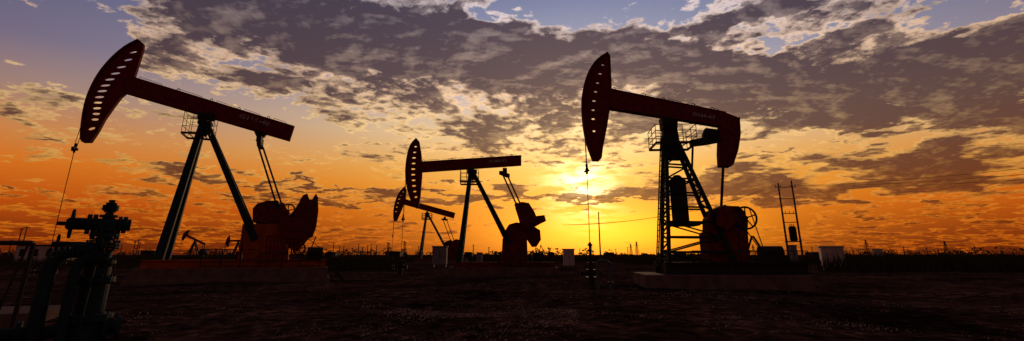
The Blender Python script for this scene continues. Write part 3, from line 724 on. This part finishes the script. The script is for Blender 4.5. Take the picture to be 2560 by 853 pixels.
def sstep(v, a, b):
    n = N("ShaderNodeMapRange"); n.interpolation_type = 'SMOOTHSTEP'; setin(n.inputs[0], v); n.inputs[1].default_value = a; n.inputs[2].default_value = b; return E(n.outputs[0])
def cramp(v, els, lo, hi):
    n = N("ShaderNodeValToRGB"); cr = n.color_ramp
    while len(cr.elements) < len(els): cr.elements.new(.5)
    for e, (p_, c_) in zip(cr.elements, els): e.position = (p_-lo)/(hi-lo); e.color = (*s2l(c_), 1)
    t = (v-lo)*(1/(hi-lo)); L(t.k, n.inputs[0]); return E(n.outputs[0])
def mixc(f_, a, b, blend='MIX'):
    n = N("ShaderNodeMix"); n.data_type = 'RGBA'; n.blend_type = blend; n.clamp_factor = False if blend == 'ADD' else True
    setin(n.inputs[0], f_); setin(n.inputs[6], a); setin(n.inputs[7], b); return E(n.outputs[2])
tc = N("ShaderNodeTexCoord"); dv = vm('NORMALIZE', E(tc.outputs["Generated"]))
sx = N("ShaderNodeSeparateXYZ"); L(dv.k, sx.inputs[0]); x, y, z = E(sx.outputs[0]), E(sx.outputs[1]), E(sx.outputs[2])
az = mth('ARCTAN2', x, y)*57.29578; el = mth('ARCSINE', z)*57.29578
k = 1/(mth('MAXIMUM', z, 0.0)+.12)
P_ = comb(x*k, y*k, 0.0)
wcol = noise(P_, 2.6, 4, .6, 0, True)
wv = vm('SUBTRACT', wcol, (.5, .5, .5))
ae = vm('MULTIPLY_ADD', wv, (12.0, 6.0, 0.0), comb(az, el, 0.0))
aev = comb(az, el, 0.0)
Pw = vm('MULTIPLY_ADD', wv, (.07, .07, 0.0), P_)
def blob(acc, v, px_, py_, rx, ry, wgt):
    a0, e0 = azel(px_, py_); a1, _ = azel(px_+rx*.5, py_); a2, _ = azel(px_-rx*.5, py_); _, e1 = azel(px_, py_-ry*.5); _, e2 = azel(px_, py_+ry*.5)
    ra = abs(a1-a2); re = abs(e1-e2)
    q = vm('MULTIPLY_ADD', v, (1/ra, 1/re, 0.0), (-a0/ra, -e0/re, 0.0))
    d = vm('DOT_PRODUCT', q, q)
    p = mth('POWER', .36788, d)
    return mth('MULTIPLY_ADD', p, wgt, acc)
blobs = [
 (640, 30, 260, 70, .6), (900, 60, 330, 90, .8), (1150, 80, 280, 80, .7), (800, 140, 240, 50, .5), (1080, 180, 330, 40, .6), (1380, 180, 200, 45, .6),
 (1700, 150, 330, 60, .7), (1650, 230, 260, 50, .5), (2050, 215, 380, 90, .9), (2450, 160, 250, 110, .8), (1850, 45, 330, 28, .7), (2450, 300, 250, 50, .6), (2100, 300, 240, 36, .4),
 (1565, 335, 110, 40, .65), (1400, 130, 260, 30, .3),
 (1050, 262, 300, 50, .42), (1280, 330, 240, 60, .40), (1000, 330, 260, 20, .15), (420, 110, 110, 80, .36), (560, 185, 150, 26, .35), (690, 218, 140, 18, .33),
 (50, 262, 130, 30, .50), (290, 262, 130, 30, .48), (110, 342, 60, 9, .42), (30, 465, 60, 12, .5),
 (430, 428, 150, 10, .6), (560, 448, 160, 8, .5), (820, 468, 330, 8, .65), (1200, 488, 330, 14, .85), (700, 500, 450, 12, .7), (620, 355, 60, 7, .36), (950, 378, 100, 9, .42), (330, 520, 300, 12, .5),
 (1600, 493, 260, 13, .8), (1800, 455, 230, 34, .85), (2350, 400, 260, 48, .8), (2100, 480, 420, 32, .7), (2250, 540, 420, 14, .6), (1420, 400, 110, 20, .42), (1960, 384, 70, 9, .5), (2300, 600, 500, 18, .5), (500, 585, 700, 24, .52), (1150, 565, 300, 14, .45), (1800, 580, 300, 10, .3),
 (1370, 12, 190, 30, -.95), (1980, 98, 260, 12, -.5), (2440, 18, 220, 22, -.6), (1780, 88, 150, 10, -.35), (2180, 350, 260, 18, -.35), (130, 110, 200, 115, -.9), (700, 320, 260, 50, -.40), (1455, 452, 60, 14, -.7), (1500, 560, 230, 30, -.7), (1900, 545, 200, 14, -.3)
]
mask = 0.0
for b_ in blobs: mask = blob(mask, ae, *b_)
n1 = noise(Pw, 3.0, 8, .60); n2 = noise(Pw, 15.0, 5, .6)
sd = Vector((math.sin(R(SUN_AZ))*math.cos(R(SUN_EL)), math.cos(R(SUN_AZ))*math.cos(R(SUN_EL)), math.sin(R(SUN_EL))))
ks = 1/(sd.z+.12)
toS = vm('NORMALIZE', vm('SUBTRACT', (sd.x*ks, sd.y*ks, 0.0), P_))
Pa = vm('ADD', Pw, vm('SCALE', toS, scale=.06)); Pb = vm('ADD', Pw, vm('SCALE', toS, scale=.018))
n1s = noise(Pa, 3.0, 4, .55); n1b = noise(Pw, 3.0, 4, .55); n2s = noise(Pb, 15.0, 3, .55); n2b = noise(Pw, 15.0, 3, .55)
lowcut = sstep(el, 12.0, 4.0)
dens = mask+(n1-.5)*2.0+mth('MULTIPLY', n2-.5, 1.2-lowcut*.75)-.08-lowcut*.13
cov = sstep(dens, -.06, .16)
thick = sstep(dens, .05, .50)
lit = mth('ADD', (n1b-n1s)*2.3, (n2b-n2s)*.8)
ca = vm('DOT_PRODUCT', dv, tuple(sd)); ang = mth('ARCCOSINE', mth('MINIMUM', ca, .999999))*57.29578
near = mth('POWER', .36788, mth('POWER', mth('ABSOLUTE', mth('DIVIDE', az-SUN_AZ, mth('MINIMUM', el*1.5+15.0, 36.0))), 1.7))
def gau(v, w_): t = v*(1/w_); return mth('POWER', .36788, t*t)
c_near = cramp(el, [(0, (248, 122, 2)), (3, (252, 142, 6)), (6, (250, 164, 30)), (9, (250, 188, 84)), (13, (246, 212, 160)), (17, (212, 194, 188)), (22, (160, 162, 182)), (29, (112, 122, 160)), (45, (85, 88, 115)), (90, (60, 62, 85))], 0, 90)
c_far = cramp(el, [(0, (86, 28, 8)), (2, (132, 49, 8)), (4.5, (186, 77, 9)), (7.5, (208, 108, 26)), (10, (196, 124, 68)), (13.5, (140, 106, 106)), (17.5, (94, 85, 116)), (24, (80, 80, 118)), (45, (85, 82, 105)), (90, (60, 60, 80))], 0, 90)
clear = mixc(near, c_far, c_near)
c_dk = cramp(el, [(0, (110, 38, 7)), (3, (120, 50, 13)), (6, (110, 58, 29)), (9, (104, 65, 50)), (13, (94, 70, 66)), (19, (80, 65, 72)), (26, (70, 62, 78)), (45, (60, 56, 66)), (90, (50, 50, 58))], 0, 90)
c_br = cramp(el, [(0, (240, 116, 10)), (4, (250, 148, 32)), (8, (255, 192, 90)), (13, (255, 220, 156)), (19, (248, 216, 182)), (26, (222, 212, 214)), (45, (110, 105, 115)), (90, (80, 80, 90))], 0, 90)
lt = (1-thick)*1.0+lit*(1.2-thick*.65)
lt = mth('MULTIPLY', mth('MAXIMUM', mth('MINIMUM', lt, 1.0), 0.0), near*.35+.65)
cl = mixc(lt, c_dk, c_br)
cl = mixc(1.0, cl, mixc(near, (.88, .79, .74, 1), (1.1, 1.0, .96, 1)), 'MULTIPLY')
sky = mixc(cov*.97, clear, cl)
op = 1-thick*.85; op2 = 1-thick*.5
g1 = gau(ang, 9.0)*.34*op; g2 = gau(ang, 3.0)*2.3*op*sstep(n1, .38, .62); g3 = mth('MULTIPLY', blob(0.0, aev, 1530, 580, 240, 56, .95), op2); g4 = gau(ang, 20.0)*.04
sky = mixc(g1, sky, (1.0, .58, .14, 1), 'ADD'); sky = mixc(g2, sky, (1.0, .82, .40, 1), 'ADD'); sky = mixc(g3, sky, (1.0, .47, .0, 1), 'ADD'); sky = mixc(g4, sky, (1.0, .5, .16, 1), 'ADD')
# the eastern half of the sky, away from the sunset, is dimmer
fr_ = mth('MULTIPLY_ADD', sstep(y, -.2, .6), .48, .52)
sky = mixc(1.0, sky, comb(fr_, fr_, fr_), 'MULTIPLY')
st = N("ShaderNodeTexSky"); st.sky_type = 'NISHITA'; st.sun_disc = False; st.sun_elevation = R(SUN_EL); st.sun_rotation = R(SUN_AZ); st.dust_density = 3.0
bg1 = N("ShaderNodeBackground"); L(sky.k, bg1.inputs[0]); bg1.inputs[1].default_value = 1.0
bg2 = N("ShaderNodeBackground"); L(st.outputs[0], bg2.inputs[0]); bg2.inputs[1].default_value = .001
ad = N("ShaderNodeAddShader"); L(bg1.outputs[0], ad.inputs[0]); L(bg2.outputs[0], ad.inputs[1])
ow = N("ShaderNodeOutputWorld"); L(ad.outputs[0], ow.inputs[0])

sl = bpy.data.lights.new("sun", 'SUN'); sl.energy = .7; sl.angle = R(.5); sl.color = (1, .58, .32)
so = bpy.data.objects.new("sun", sl); scene.collection.objects.link(so)
so.rotation_euler = (-sd).to_track_quat('-Z', 'Y').to_euler()
